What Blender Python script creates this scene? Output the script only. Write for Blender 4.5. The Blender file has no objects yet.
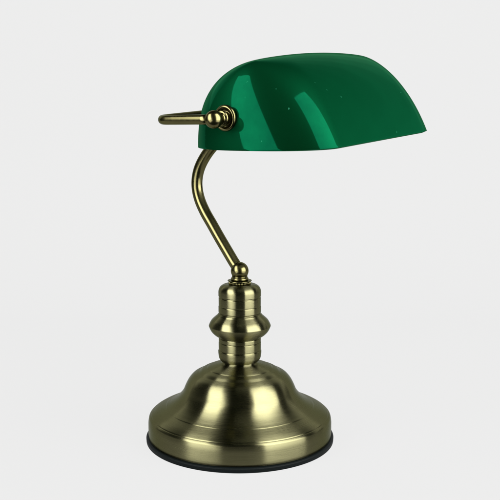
import bpy, bmesh, math
from mathutils import Vector, Matrix
import random
random.seed(4)
S = 0.001                                     # everything below is measured in millimetres
sc = bpy.context.scene
col = sc.collection
TH = math.radians(53.0)                       # how far the shade's length is turned from the picture plane


def W(u, v, z):
    """u = towards the front of the lamp, v = along the shade, z = up"""
    return Vector((u * math.sin(TH) + v * math.cos(TH), -u * math.cos(TH) + v * math.sin(TH), z)) * S


SL = 0.058                                    # the head hangs a few degrees askew: its far end sits higher


def WS(u, v, z):
    return W(u, v, z + SL * v)


# ------------------------------------------------------------------ materials
def new_mat(name):
    m = bpy.data.materials.new(name)
    m.use_nodes = True
    nt = m.node_tree
    nt.nodes.clear()
    out = nt.nodes.new('ShaderNodeOutputMaterial')
    return m, nt, out


def node(nt, kind, **kw):
    n = nt.nodes.new(kind)
    for k, v in kw.items():
        if k in n.inputs:
            n.inputs[k].default_value = v
        else:
            setattr(n, k, v)
    return n


def brass(name, color, rough, aniso, brushed):
    m, nt, out = new_mat(name)
    L = nt.links.new
    p = node(nt, 'ShaderNodeBsdfPrincipled')
    p.inputs['Metallic'].default_value = 1
    p.inputs['Specular Tint'].default_value = (0.52, 0.54, 0.48, 1)
    tc = node(nt, 'ShaderNodeTexCoord')
    # patina: slow blotches of tone
    n1 = node(nt, 'ShaderNodeTexNoise', Scale=45.0, Detail=4.0)
    L(tc.outputs['Object'], n1.inputs['Vector'])
    mix = node(nt, 'ShaderNodeMix', data_type='RGBA')
    mix.inputs[6].default_value = (color[0] * .8, color[1] * .8, color[2] * .78, 1)
    mix.inputs[7].default_value = (color[0] * 1.12, color[1] * 1.12, color[2] * 1.12, 1)
    L(n1.outputs['Fac'], mix.inputs[0])
    L(mix.outputs[2], p.inputs['Base Color'])
    if brushed:
        # turned on a lathe: hair lines run round the axis
        sep = node(nt, 'ShaderNodeSeparateXYZ')
        L(tc.outputs['Object'], sep.inputs[0])
        rr = node(nt, 'ShaderNodeVectorMath', operation='LENGTH')
        cmb0 = node(nt, 'ShaderNodeCombineXYZ')
        L(sep.outputs[0], cmb0.inputs[0]); L(sep.outputs[1], cmb0.inputs[1])
        L(cmb0.outputs[0], rr.inputs[0])
        ang = node(nt, 'ShaderNodeMath', operation='ARCTAN2')
        L(sep.outputs[1], ang.inputs[0]); L(sep.outputs[0], ang.inputs[1])
        sa = node(nt, 'ShaderNodeMath', operation='MULTIPLY'); sa.inputs[1].default_value = 0.0018
        L(ang.outputs[0], sa.inputs[0])
        cmb = node(nt, 'ShaderNodeCombineXYZ')
        L(rr.outputs['Value'], cmb.inputs[0]); L(sa.outputs[0], cmb.inputs[1]); L(sep.outputs[2], cmb.inputs[2])
        n2 = node(nt, 'ShaderNodeTexNoise', Scale=2600.0, Detail=2.0)
        L(cmb.outputs[0], n2.inputs['Vector'])
        mr = node(nt, 'ShaderNodeMapRange')
        mr.inputs[3].default_value = rough * .75; mr.inputs[4].default_value = rough * 1.25
        L(n2.outputs['Fac'], mr.inputs[0]); L(mr.outputs[0], p.inputs['Roughness'])
        bp = node(nt, 'ShaderNodeBump', Strength=0.02, Distance=0.0001)
        L(n2.outputs['Fac'], bp.inputs['Height']); L(bp.outputs[0], p.inputs['Normal'])
        p.inputs['Anisotropic'].default_value = aniso
        p.inputs['Anisotropic Rotation'].default_value = 0.25
        tg = node(nt, 'ShaderNodeTangent', direction_type='RADIAL', axis='Z')
        L(tg.outputs[0], p.inputs['Tangent'])
    else:
        n2 = node(nt, 'ShaderNodeTexNoise', Scale=300.0, Detail=3.0)
        L(tc.outputs['Object'], n2.inputs['Vector'])
        mr = node(nt, 'ShaderNodeMapRange')
        mr.inputs[3].default_value = rough * .8; mr.inputs[4].default_value = rough * 1.2
        L(n2.outputs['Fac'], mr.inputs[0]); L(mr.outputs[0], p.inputs['Roughness'])
    L(p.outputs[0], out.inputs[0])
    return m


BR = (0.116, 0.110, 0.058)
M_BASE = brass('brushed_antique_brass', BR, 0.28, 1.0, True)
M_TUBE = brass('polished_antique_brass', (0.095, 0.086, 0.038), 0.23, 0, False)

m, nt, out = new_mat('black_rubber')
p = node(nt, 'ShaderNodeBsdfPrincipled')
p.inputs['Base Color'].default_value = (0.0015, 0.0025, 0.0025, 1)
p.inputs['Roughness'].default_value = 0.55
p.inputs['Specular IOR Level'].default_value = 0.06
nz = node(nt, 'ShaderNodeTexNoise', Scale=900.0)
bp = node(nt, 'ShaderNodeBump', Strength=0.15, Distance=0.0002)
nt.links.new(nz.outputs[0], bp.inputs['Height']); nt.links.new(bp.outputs[0], p.inputs['Normal'])
nt.links.new(p.outputs[0], out.inputs[0])
M_RUB = m

# green cased glass: dark green body, gloss tinted by the glass
m, nt, out = new_mat('green_glass')
L = nt.links.new
tc = node(nt, 'ShaderNodeTexCoord')
nz = node(nt, 'ShaderNodeTexNoise', Scale=28.0, Detail=3.0)
L(tc.outputs['Object'], nz.inputs['Vector'])
mix = node(nt, 'ShaderNodeMix', data_type='RGBA')
mix.inputs[6].default_value = (0.0002, 0.0065, 0.0019, 1)
mix.inputs[7].default_value = (0.0003, 0.0092, 0.0028, 1)
L(nz.outputs[0], mix.inputs[0])
df = node(nt, 'ShaderNodeBsdfDiffuse')
vo = node(nt, 'ShaderNodeTexVoronoi', Scale=95.0)                # a few tiny seeds and scuffs in the glass
wob = node(nt, 'ShaderNodeTexNoise', Scale=420.0, Detail=2.0)
L(tc.outputs['Object'], wob.inputs['Vector'])
wadd = node(nt, 'ShaderNodeMix', data_type='VECTOR'); wadd.inputs[0].default_value = 0.004
L(tc.outputs['Object'], wadd.inputs[4]); L(wob.outputs['Color'], wadd.inputs[5])
L(wadd.outputs[1], vo.inputs['Vector'])
near = node(nt, 'ShaderNodeMath', operation='LESS_THAN'); near.inputs[1].default_value = 0.07
L(vo.outputs['Distance'], near.inputs[0])
sepc = node(nt, 'ShaderNodeSeparateColor'); L(vo.outputs['Color'], sepc.inputs[0])
few = node(nt, 'ShaderNodeMath', operation='GREATER_THAN'); few.inputs[1].default_value = 0.62
L(sepc.outputs[0], few.inputs[0])
both = node(nt, 'ShaderNodeMath', operation='MULTIPLY'); L(near.outputs[0], both.inputs[0]); L(few.outputs[0], both.inputs[1])
spk = node(nt, 'ShaderNodeMix', data_type='RGBA'); spk.inputs[7].default_value = (0.008, 0.06, 0.033, 1)
L(both.outputs[0], spk.inputs[0]); L(mix.outputs[2], spk.inputs[6])
L(spk.outputs[2], df.inputs[0])
gl = node(nt, 'ShaderNodeBsdfGlossy', Roughness=0.055)
sm = node(nt, 'ShaderNodeTexNoise', Scale=55.0, Detail=5.0, Roughness=0.65)    # fine smudges that dull the gloss
L(tc.outputs['Object'], sm.inputs['Vector'])
smr = node(nt, 'ShaderNodeMapRange'); smr.inputs[1].default_value = .3; smr.inputs[2].default_value = .7
L(sm.outputs['Fac'], smr.inputs[0])
smx = node(nt, 'ShaderNodeMix', data_type='RGBA')
smx.inputs[6].default_value = (0.003, 0.18, 0.09, 1); smx.inputs[7].default_value = (0.004, 0.29, 0.125, 1)
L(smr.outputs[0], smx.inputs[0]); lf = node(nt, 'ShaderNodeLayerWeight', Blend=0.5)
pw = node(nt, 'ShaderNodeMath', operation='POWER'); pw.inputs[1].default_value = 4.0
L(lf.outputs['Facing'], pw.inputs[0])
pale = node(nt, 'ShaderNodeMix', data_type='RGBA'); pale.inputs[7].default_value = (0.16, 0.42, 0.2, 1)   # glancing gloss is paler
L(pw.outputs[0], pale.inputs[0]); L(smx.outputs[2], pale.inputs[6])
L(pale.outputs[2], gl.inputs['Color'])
smq = node(nt, 'ShaderNodeMapRange'); smq.inputs[3].default_value = .09; smq.inputs[4].default_value = .045
L(sm.outputs['Fac'], smq.inputs[0]); L(smq.outputs[0], gl.inputs['Roughness'])
nz2 = node(nt, 'ShaderNodeTexNoise', Scale=9.0, Detail=1.0)
L(tc.outputs['Object'], nz2.inputs['Vector'])
bp = node(nt, 'ShaderNodeBump', Strength=0.25, Distance=0.0015)
L(nz2.outputs[0], bp.inputs['Height']); L(bp.outputs[0], gl.inputs['Normal'])
g2 = node(nt, 'ShaderNodeBsdfGlossy', Roughness=0.5)           # soft sheen from inside the cased glass
g2.inputs['Color'].default_value = (0.001, 0.054, 0.019, 1)
lw = node(nt, 'ShaderNodeLayerWeight', Blend=0.42)
body = node(nt, 'ShaderNodeMixShader')
L(lw.outputs['Facing'], body.inputs[0]); L(df.outputs[0], body.inputs[1]); L(g2.outputs[0], body.inputs[2])
fr = node(nt, 'ShaderNodeFresnel', IOR=1.45)
ms = node(nt, 'ShaderNodeMixShader')
cl = node(nt, 'ShaderNodeMath', operation='MINIMUM'); cl.inputs[1].default_value = 0.2   # caps the glancing gloss to keep the rim dim
L(fr.outputs[0], cl.inputs[0])
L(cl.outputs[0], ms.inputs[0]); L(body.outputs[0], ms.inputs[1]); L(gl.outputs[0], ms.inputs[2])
L(ms.outputs[0], out.inputs[0])
M_GLASS = m

m, nt, out = new_mat('white_opal_glass')
p = node(nt, 'ShaderNodeBsdfPrincipled')
p.inputs['Base Color'].default_value = (0.75, 0.77, 0.73, 1)
p.inputs['Roughness'].default_value = 0.06
nz = node(nt, 'ShaderNodeTexNoise', Scale=60.0)
mr = node(nt, 'ShaderNodeMapRange'); mr.inputs[3].default_value = .2; mr.inputs[4].default_value = .32
nt.links.new(nz.outputs[0], mr.inputs[0]); nt.links.new(mr.outputs[0], p.inputs['Roughness'])
nt.links.new(p.outputs[0], out.inputs[0])
M_OPAL = m

# white sweep given an added even glow and almost no diffuse, to hide shadows
m, nt, out = new_mat('glowing_white_sweep')
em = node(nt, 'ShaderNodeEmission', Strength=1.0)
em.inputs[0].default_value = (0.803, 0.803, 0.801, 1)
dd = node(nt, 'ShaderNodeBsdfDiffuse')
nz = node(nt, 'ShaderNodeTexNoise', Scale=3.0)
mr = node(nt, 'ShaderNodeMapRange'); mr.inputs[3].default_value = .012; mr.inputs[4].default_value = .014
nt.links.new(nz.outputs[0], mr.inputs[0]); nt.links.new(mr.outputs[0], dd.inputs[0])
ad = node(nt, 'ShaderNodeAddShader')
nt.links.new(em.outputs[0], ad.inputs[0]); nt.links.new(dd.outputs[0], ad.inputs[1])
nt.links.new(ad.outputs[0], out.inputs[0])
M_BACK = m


# ------------------------------------------------------------------ mesh helpers
def link(name, bm, mat, parent=None, mats=()):
    bmesh.ops.recalc_face_normals(bm, faces=bm.faces[:])
    me = bpy.data.meshes.new(name)
    bm.to_mesh(me); bm.free()
    for f in me.polygons:
        f.use_smooth = True
    o = bpy.data.objects.new(name, me)
    col.objects.link(o)
    me.materials.append(mat)
    for x in mats:
        me.materials.append(x)
    if parent:
        o.parent = parent
    return o


def rounded(profile):
    """profile of (r, z, rounding) -> polyline with rounded corners"""
    out = []
    n = len(profile)
    for i, (r, z, k) in enumerate(profile):
        P = Vector((r, z))
        if k <= 0 or i in (0, n - 1):
            out.append(P); continue
        A = Vector(profile[i - 1][:2]); B = Vector(profile[i + 1][:2])
        da, db = (A - P), (B - P)
        k = min(k, da.length * .48, db.length * .48)
        a = P + da.normalized() * k; b = P + db.normalized() * k
        for j in range(7):
            t = j / 6
            out.append(a * (1 - t) ** 2 + P * 2 * t * (1 - t) + b * t * t)
    return out


def lathe(profile, seg=160, M=None):
    bm = bmesh.new()
    pts = rounded(profile)
    rings = []
    for q in pts:
        ring = []
        if q.x < 1e-4:
            v = bm.verts.new((0, 0, q.y * S)); ring = [v] * seg
        else:
            for i in range(seg):
                a = 2 * math.pi * i / seg
                ring.append(bm.verts.new((q.x * math.cos(a) * S, q.x * math.sin(a) * S, q.y * S)))
        rings.append(ring)
    for A, B in zip(rings, rings[1:]):
        for i in range(seg):
            j = (i + 1) % seg
            vs = []
            for v in (A[i], A[j], B[j], B[i]):
                if v not in vs:
                    vs.append(v)
            if len(vs) > 2:
                bm.faces.new(vs)
    if M is not None:
        bmesh.ops.transform(bm, matrix=M, verts=bm.verts[:])
    return bm


def catmull(P, n=10):
    out = []
    for i in range(len(P) - 1):
        a = P[max(i - 1, 0)]; b = P[i]; c = P[i + 1]; d = P[min(i + 2, len(P) - 1)]
        for j in range(n):
            t = j / n
            out.append(.5 * ((2 * b) + (c - a) * t + (2 * a - 5 * b + 4 * c - d) * t * t + (3 * b - a - 3 * c + d) * t ** 3))
    out.append(P[-1])
    return out


def tube(path, rad, seg=32):
    """path in metres, rad in mm"""
    bm = bmesh.new()
    rings = []
    up = None
    for i, q in enumerate(path):
        t = (path[min(i + 1, len(path) - 1)] - path[max(i - 1, 0)]).normalized()
        if up is None:
            up = t.orthogonal().normalized()
        up = (up - t * up.dot(t)).normalized()
        s = t.cross(up)
        rings.append([bm.verts.new(q + (up * math.cos(2 * math.pi * k / seg) + s * math.sin(2 * math.pi * k / seg)) * rad * S) for k in range(seg)])
    for A, B in zip(rings, rings[1:]):
        for k in range(seg):
            bm.faces.new((A[k], A[(k + 1) % seg], B[(k + 1) % seg], B[k]))
    bm.faces.new(rings[0]); bm.faces.new(rings[-1])
    return bm


# ------------------------------------------------------------------ the lamp
lamp = bpy.data.objects.new('desk_lamp', None)
lamp.empty_display_size = .05
col.objects.link(lamp)
lamp['label'] = "antique brass banker's desk lamp with a glossy green glass shade on a plain white ground"
lamp['category'] = 'desk lamp'

# base dome
base_prof = [
    (0, 5.38, 0), (83.96, 5.38, 0), (87.36, 5.47, 0), (87.87, 8.62, 1.2), (87.8, 20.0, 3), (86.9, 24.4, 1.2), (85.5, 25.8, .5), (84.9, 26.0, .25), (84.4, 26.8, .5),
    (80.0, 29.5, 4), (73.2, 32.4, 2), (71.0, 33.4, .8), (70.4, 34.0, .8), (68.0, 35.2, 2), (62.6, 38.7, 4),
    (57.6, 43.4, 4), (54.2, 48.0, 4), (51.9, 54.0, 4), (48.8, 59.8, 4), (44.8, 64.2, 3), (40.6, 66.2, 1.5), (38.8, 66.9, .5), (37.7, 67.7, .8),
    (35.68, 69.2, 1.4), (32.67, 70.2, .8), (31.27, 70.6, .4), (30.37, 71.4, .8), (28.27, 72.2, .8),
    (22.05, 73.9, 2), (17.34, 75.3, 1.5), (15.84, 77.0, 1), (15.84, 80.0, 0), (0, 80.0, 0)]
link('base', lathe(base_prof, 256), M_BASE, lamp)

# black rubber foot
link('rubber_foot', lathe([(0, 0.2, 0), (87.94, 0.2, 0), (89.84, 0.55, .5), (90.05, 4.49, .9), (88.56, 5.18, .5), (83.96, 5.18, 0), (0, 5.18, 0)], 256), M_RUB, lamp)

# turned column
col_prof = [
    (0, 76.9, 0), (13.53, 76.9, 0), (17.65, 77.4, 1.2), (19.95, 80.5, 2.2), (20.56, 85.6, .8), (20.56, 87.72, .3), (20.06, 88.11, .2), (19.86, 88.61, .2), (20.16, 89.1, .2),
    (20.17, 95.94, .3), (19.66, 96.34, .2), (20.07, 96.93, .2), (20.07, 100.1, .5), (19.67, 100.6, .2), (20.47, 101.2, .4),
    (23.88, 103.28, 1.5), (27.0, 106.35, 2), (28.6, 109.4, 1.2), (29.5, 111.9, .5), (28.5, 114.4, 1.2), (26.91, 117.17, 2), (24.1, 119.76, 2),
    (21.49, 121.94, 1), (20.69, 123.13, .4), (19.49, 123.73, .3), (19.59, 124.43, .2), (20.19, 125.12, .4), (20.19, 130.69, .4), (19.69, 131.18, .2), (19.99, 131.78, .3),
    (20.0, 138.84, .2), (19.4, 139.34, .2), (19.4, 139.94, .2), (20.2, 140.43, .3), (20.21, 146.01, 2), (18.7, 149.39, 2.2), (15.49, 151.38, 1.5), (12.07, 151.68, 0), (0, 151.68, 0)]
link('column', lathe(col_prof, 160), M_BASE, lamp)

# knurled nut: a washer over a ring of teeth
bm = lathe([(0, 151.58, 0), (9.45, 151.58, 0), (9.45, 154.57, 0), (11.1, 154.67, .2), (11.5, 155.1, .3), (11.2, 155.5, .2), (0, 155.77, 0)], 96)
for i in range(44):
    a = 2 * math.pi * i / 44
    bmesh.ops.create_cube(bm, size=1, matrix=Matrix.Rotation(a, 4, 'Z') @ Matrix.Translation((9.9 * S, 0, 153.1 * S)) @ Matrix.Diagonal((1.0 * S, .75 * S, 2.9 * S, 1)))
nut = link('knurled_nut', bm, M_TUBE, lamp)

# ball joint on a small collar
BZ = 164.4
jp = [(0, 155.67, 0), (7.95, 155.72, .3), (8.25, 156.36, .4), (8.25, 157.66, .5), (7.24, 158.26, .3), (7.04, 158.66, .2), (7.54, 159.15, .3), (7.34, 159.75, .3), (4.53, 160.05, 0)]
a0 = math.radians(-33)
for k in range(25):
    a = a0 + (math.pi / 2 - a0) * k / 24
    jp.append((max(8.4 * math.cos(a), 0), BZ + 8.4 * math.sin(a), 0))
link('ball_joint', lathe(jp, 96), M_TUBE, lamp)

# bent stem, in the plane of the lamp's front and back
stem_uz = [(-1.0, 165.3), (-7.0, 172.0), (-15.8, 183.1), (-24.6, 194.3), (-33.2, 205.7), (-41.9, 217.2), (-48.5, 229.0), (-51.5, 240.8), (-50.6, 252.0),
           (-46.0, 262.9), (-36.4, 275.3), (-20.6, 289.8), (-5.0, 303.4), (8.5, 314.1)]
link('stem', tube(catmull([W(u, 0, z) for u, z in stem_uz], 12), 5.35), M_TUBE, lamp)

# U-shaped yoke behind the shade
PU, PZ, PV = 70.0, 315.3, 123.0
UB, RB = 9.2, 14.0
PZB = 314.1                                                # the yoke dips a little towards its back bar
yk = [WS(PU - 4, -PV, PZ)]
def zy(u):
    return PZB + (PZ - PZB) * (u - UB) / (PU - UB)
for k in range(1, 7):
    u = PU - 4 + (UB + RB - PU + 4) * k / 6
    yk.append(WS(u, -PV, zy(u)))
for k in range(1, 17):
    a = math.pi / 2 * k / 16
    u = UB + RB - RB * math.sin(a)
    yk.append(WS(u, -PV + RB - RB * math.cos(a), zy(u)))
for k in range(1, 16):
    yk.append(WS(UB, (-PV + RB) + 2 * (PV - RB) * k / 16, PZB))
for k in range(0, 17):
    a = math.pi / 2 * k / 16
    u = UB + RB - RB * math.cos(a)
    yk.append(WS(u, PV - RB + RB * math.sin(a), zy(u)))
for k in range(1, 7):
    u = UB + RB + (PU - 4 - UB - RB) * k / 6
    yk.append(WS(u, PV, zy(u)))
link('yoke', tube(yk, 3.9), M_TUBE, lamp)

# pivots: ball, neck and dished rosette, turned round the shade's long axis
VE, VP = 109.77, 107.6                         # half length of the shade, and where the pivots enter it
for sgn in (-1, 1):
    ax = (WS(0, sgn, 0) - WS(0, 0, 0)).normalized()          # outward
    rot = Vector((0, 0, 1)).rotation_difference(ax).to_matrix().to_4x4()
    prof = []
    zb = PV - VP                                             # ball centre over the glass
    ros = [(0, -4, 0), (5, -4, 0), (5, -.3, 0), (9.6, -.3, 0), (10.5, .6, .6), (10.3, 2.4, 1.2), (8.8, 3.5, 1.2), (7.3, 2.4, .8), (6.9, 1.0, .4), (5.2, .9, .4), (4.8, 2.0, .3), (4.6, 6.0, 0), (0, 6.0, 0)]
    Mx = Matrix.Translation(WS(PU, sgn * VP, PZ)) @ rot
    r_o = link('rosette', lathe(ros, 64, Mx), M_TUBE, lamp)
    bp_ = [(0, 4.6, 0), (6.0, 4.6, .3), (6.5, 5.6, .5), (6.0, 6.8, .4), (4.8, 7.3, .3), (4.4, 8.2, .3), (4.6, zb - 5.5, .3)]
    a0 = -math.radians(48)
    for k in range(25):
        a = a0 + (math.pi / 2 - a0) * k / 24
        bp_.append((max(7.1 * math.cos(a), 0), zb + 7.1 * math.sin(a), 0))
    link('pivot_ball', lathe(bp_, 64, Mx), M_TUBE, lamp)

# ---- shade
UR, UF, UM = 16.21, 152.26, 79.87
VM, RHO, ZB, H = 82.13, 42.22, 289.12, 73.9
KR, KF, KE, NR, NF, NE, TILT, CR, PW = 0.12, 2.205, 0.123, 3.427, 1.845, 2.131, 0.017, 0.95, 0.109
CROWN = 0.109                                  # the ridge sags a touch towards both ends


def g(h, k, n):
    f = lambda x: math.sqrt(max(0, 1 - x ** n))
    return f((h + k) / (1 + k)) / f(k / (1 + k))


bm = bmesh.new()
rings = []
NT = 56
NC, NSU, NSV = 18, 14, 22
for i in range(NT + 1):
    h = math.sin(math.pi / 2 * i / NT)
    u0 = UM - (UM - UR) * g(h, KR, NR)
    u1 = UM + (UF - UM) * g(h, KF, NF)
    v1 = VM + (VE - VM) * g(h, KE, NE)
    hw = (u1 - u0) / 2
    ru = CR * hw                                  # corners stay rounded in proportion all the way up
    rv = min(RHO * (hw / ((UF - UR) / 2)) ** PW, v1)
    pts = []
    for (cu, cv, a0) in ((u1 - ru, v1 - rv, 0), (u0 + ru, v1 - rv, 90), (u0 + ru, -v1 + rv, 180), (u1 - ru, -v1 + rv, 270)):
        for k in range(NC + 1):
            a = math.radians(a0 + 90 * k / NC)
            pts.append((cu + ru * math.cos(a), cv + rv * math.sin(a)))
    # fill the straight sides
    full = []
    n4 = NC + 1
    for q in range(4):
        full += pts[q * n4:(q + 1) * n4]
        A = pts[(q + 1) * n4 - 1]; B = pts[((q + 1) * n4) % len(pts)]
        ns = NSU if q % 2 == 0 else NSV
        for k in range(1, ns):
            full.append((A[0] + (B[0] - A[0]) * k / ns, A[1] + (B[1] - A[1]) * k / ns))
    rings.append([bm.verts.new(WS(u, v, ZB + H * h * (1 - CROWN * (v / VE) ** 2) + TILT * (u - UR) * (1 - h))) for u, v in full])
for A, B in zip(rings, rings[1:]):
    n = len(A)
    for k in range(n):
        bm.faces.new((A[k], A[(k + 1) % n], B[(k + 1) % n], B[k]))
bmesh.ops.remove_doubles(bm, verts=bm.verts[:], dist=2e-5)
shade = link('shade', bm, M_GLASS, lamp, (M_OPAL, M_GLASS))
md = shade.modifiers.new('thickness', 'SOLIDIFY')
md.thickness = 0.0032; md.offset = -1; md.material_offset = 1; md.material_offset_rim = 2
bv = shade.modifiers.new('rim', 'BEVEL')
bv.width = .0009; bv.segments = 3; bv.limit_method = 'ANGLE'; bv.angle_limit = math.radians(50)

# ------------------------------------------------------------------ the glowing white sweep
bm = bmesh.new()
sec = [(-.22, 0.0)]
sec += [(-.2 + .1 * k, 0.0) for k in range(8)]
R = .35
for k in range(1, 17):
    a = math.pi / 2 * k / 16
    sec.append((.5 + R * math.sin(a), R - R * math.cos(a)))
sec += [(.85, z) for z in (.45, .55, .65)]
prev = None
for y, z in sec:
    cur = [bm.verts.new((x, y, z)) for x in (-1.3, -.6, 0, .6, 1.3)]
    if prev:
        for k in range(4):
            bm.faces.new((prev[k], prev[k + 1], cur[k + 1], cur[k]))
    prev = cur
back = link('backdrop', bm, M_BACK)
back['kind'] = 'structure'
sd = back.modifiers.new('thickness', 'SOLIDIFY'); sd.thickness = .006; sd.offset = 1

# ------------------------------------------------------------------ lamps
TGT = Vector((0, 0, .2))


def softbox(az, dist, w, z0, z1, radiance, lean=0, zs=.2, low=.5):
    """an upright studio softbox seen from the lamp at azimuth az (0 = towards the camera);
    its lower section, below height zs, is dimmed to the fraction low"""
    a = math.radians(az)
    d = Vector((math.sin(a), -math.cos(a), 0))
    rot = (-d).to_track_quat('-Z', 'Y').to_matrix() @ Matrix.Rotation(math.radians(lean), 3, 'Z')
    mid = (z0 + z1) / 2
    for lo, hi, k in ((z0, zs, low), (zs, z1, 1.0)):
        li = bpy.data.lights.new('softbox', 'AREA')
        li.shape = 'RECTANGLE'; li.size = w; li.size_y = hi - lo
        li.energy = radiance * k * math.pi * w * (hi - lo)
        o = bpy.data.objects.new('softbox', li)
        o.location = d * dist + Vector((0, 0, mid)) + rot @ Vector((0, (lo + hi) / 2 - mid, 0))
        o.rotation_euler = rot.to_euler()
        col.objects.link(o)


softbox(-57, 1.15, .78, -.3, 2.05, 14.0, lean=27, low=.42)
softbox(58, 1.2, 1.22, -.25, 2.8, 14.0, lean=-2, low=.42)
# unseen fill strips added behind the sweep, fading upward, for the shade's top gradient
for k in range(10):
    f = 1 - k / 10
    li = bpy.data.lights.new('fill_strip', 'AREA')
    li.shape = 'RECTANGLE'; li.size = 5.0; li.size_y = .13
    li.energy = 1.6 * f ** 2.3 * math.pi * 5.0 * .13
    so = bpy.data.objects.new('fill_strip', li)
    so.location = (1.0, .92, .72 + .13 * k)
    so.rotation_euler = Vector((0, -1, 0)).to_track_quat('-Z', 'Y').to_euler()
    col.objects.link(so)

w = bpy.data.worlds.new('World'); sc.world = w; w.use_nodes = True
w.node_tree.nodes['Background'].inputs[0].default_value = (.012, .020, .014, 1)
w.node_tree.nodes['Background'].inputs[1].default_value = 1

# ------------------------------------------------------------------ camera
cd = bpy.data.cameras.new('camera')
cam = bpy.data.objects.new('camera', cd)
col.objects.link(cam)
cd.sensor_width = 36; cd.lens = 68.4; cd.clip_start = .02; cd.clip_end = 50
cam.location = (.0097, -.8794, .323)
cam.rotation_euler = (math.pi / 2 - math.atan2(150, 950), 0, 0)
sc.camera = cam
sc.view_settings.view_transform = 'Standard'; sc.view_settings.look = 'None'
sc.view_settings.exposure = 0; sc.view_settings.gamma = 1
sc.render.film_transparent = False
sc.cycles.max_bounces = 8
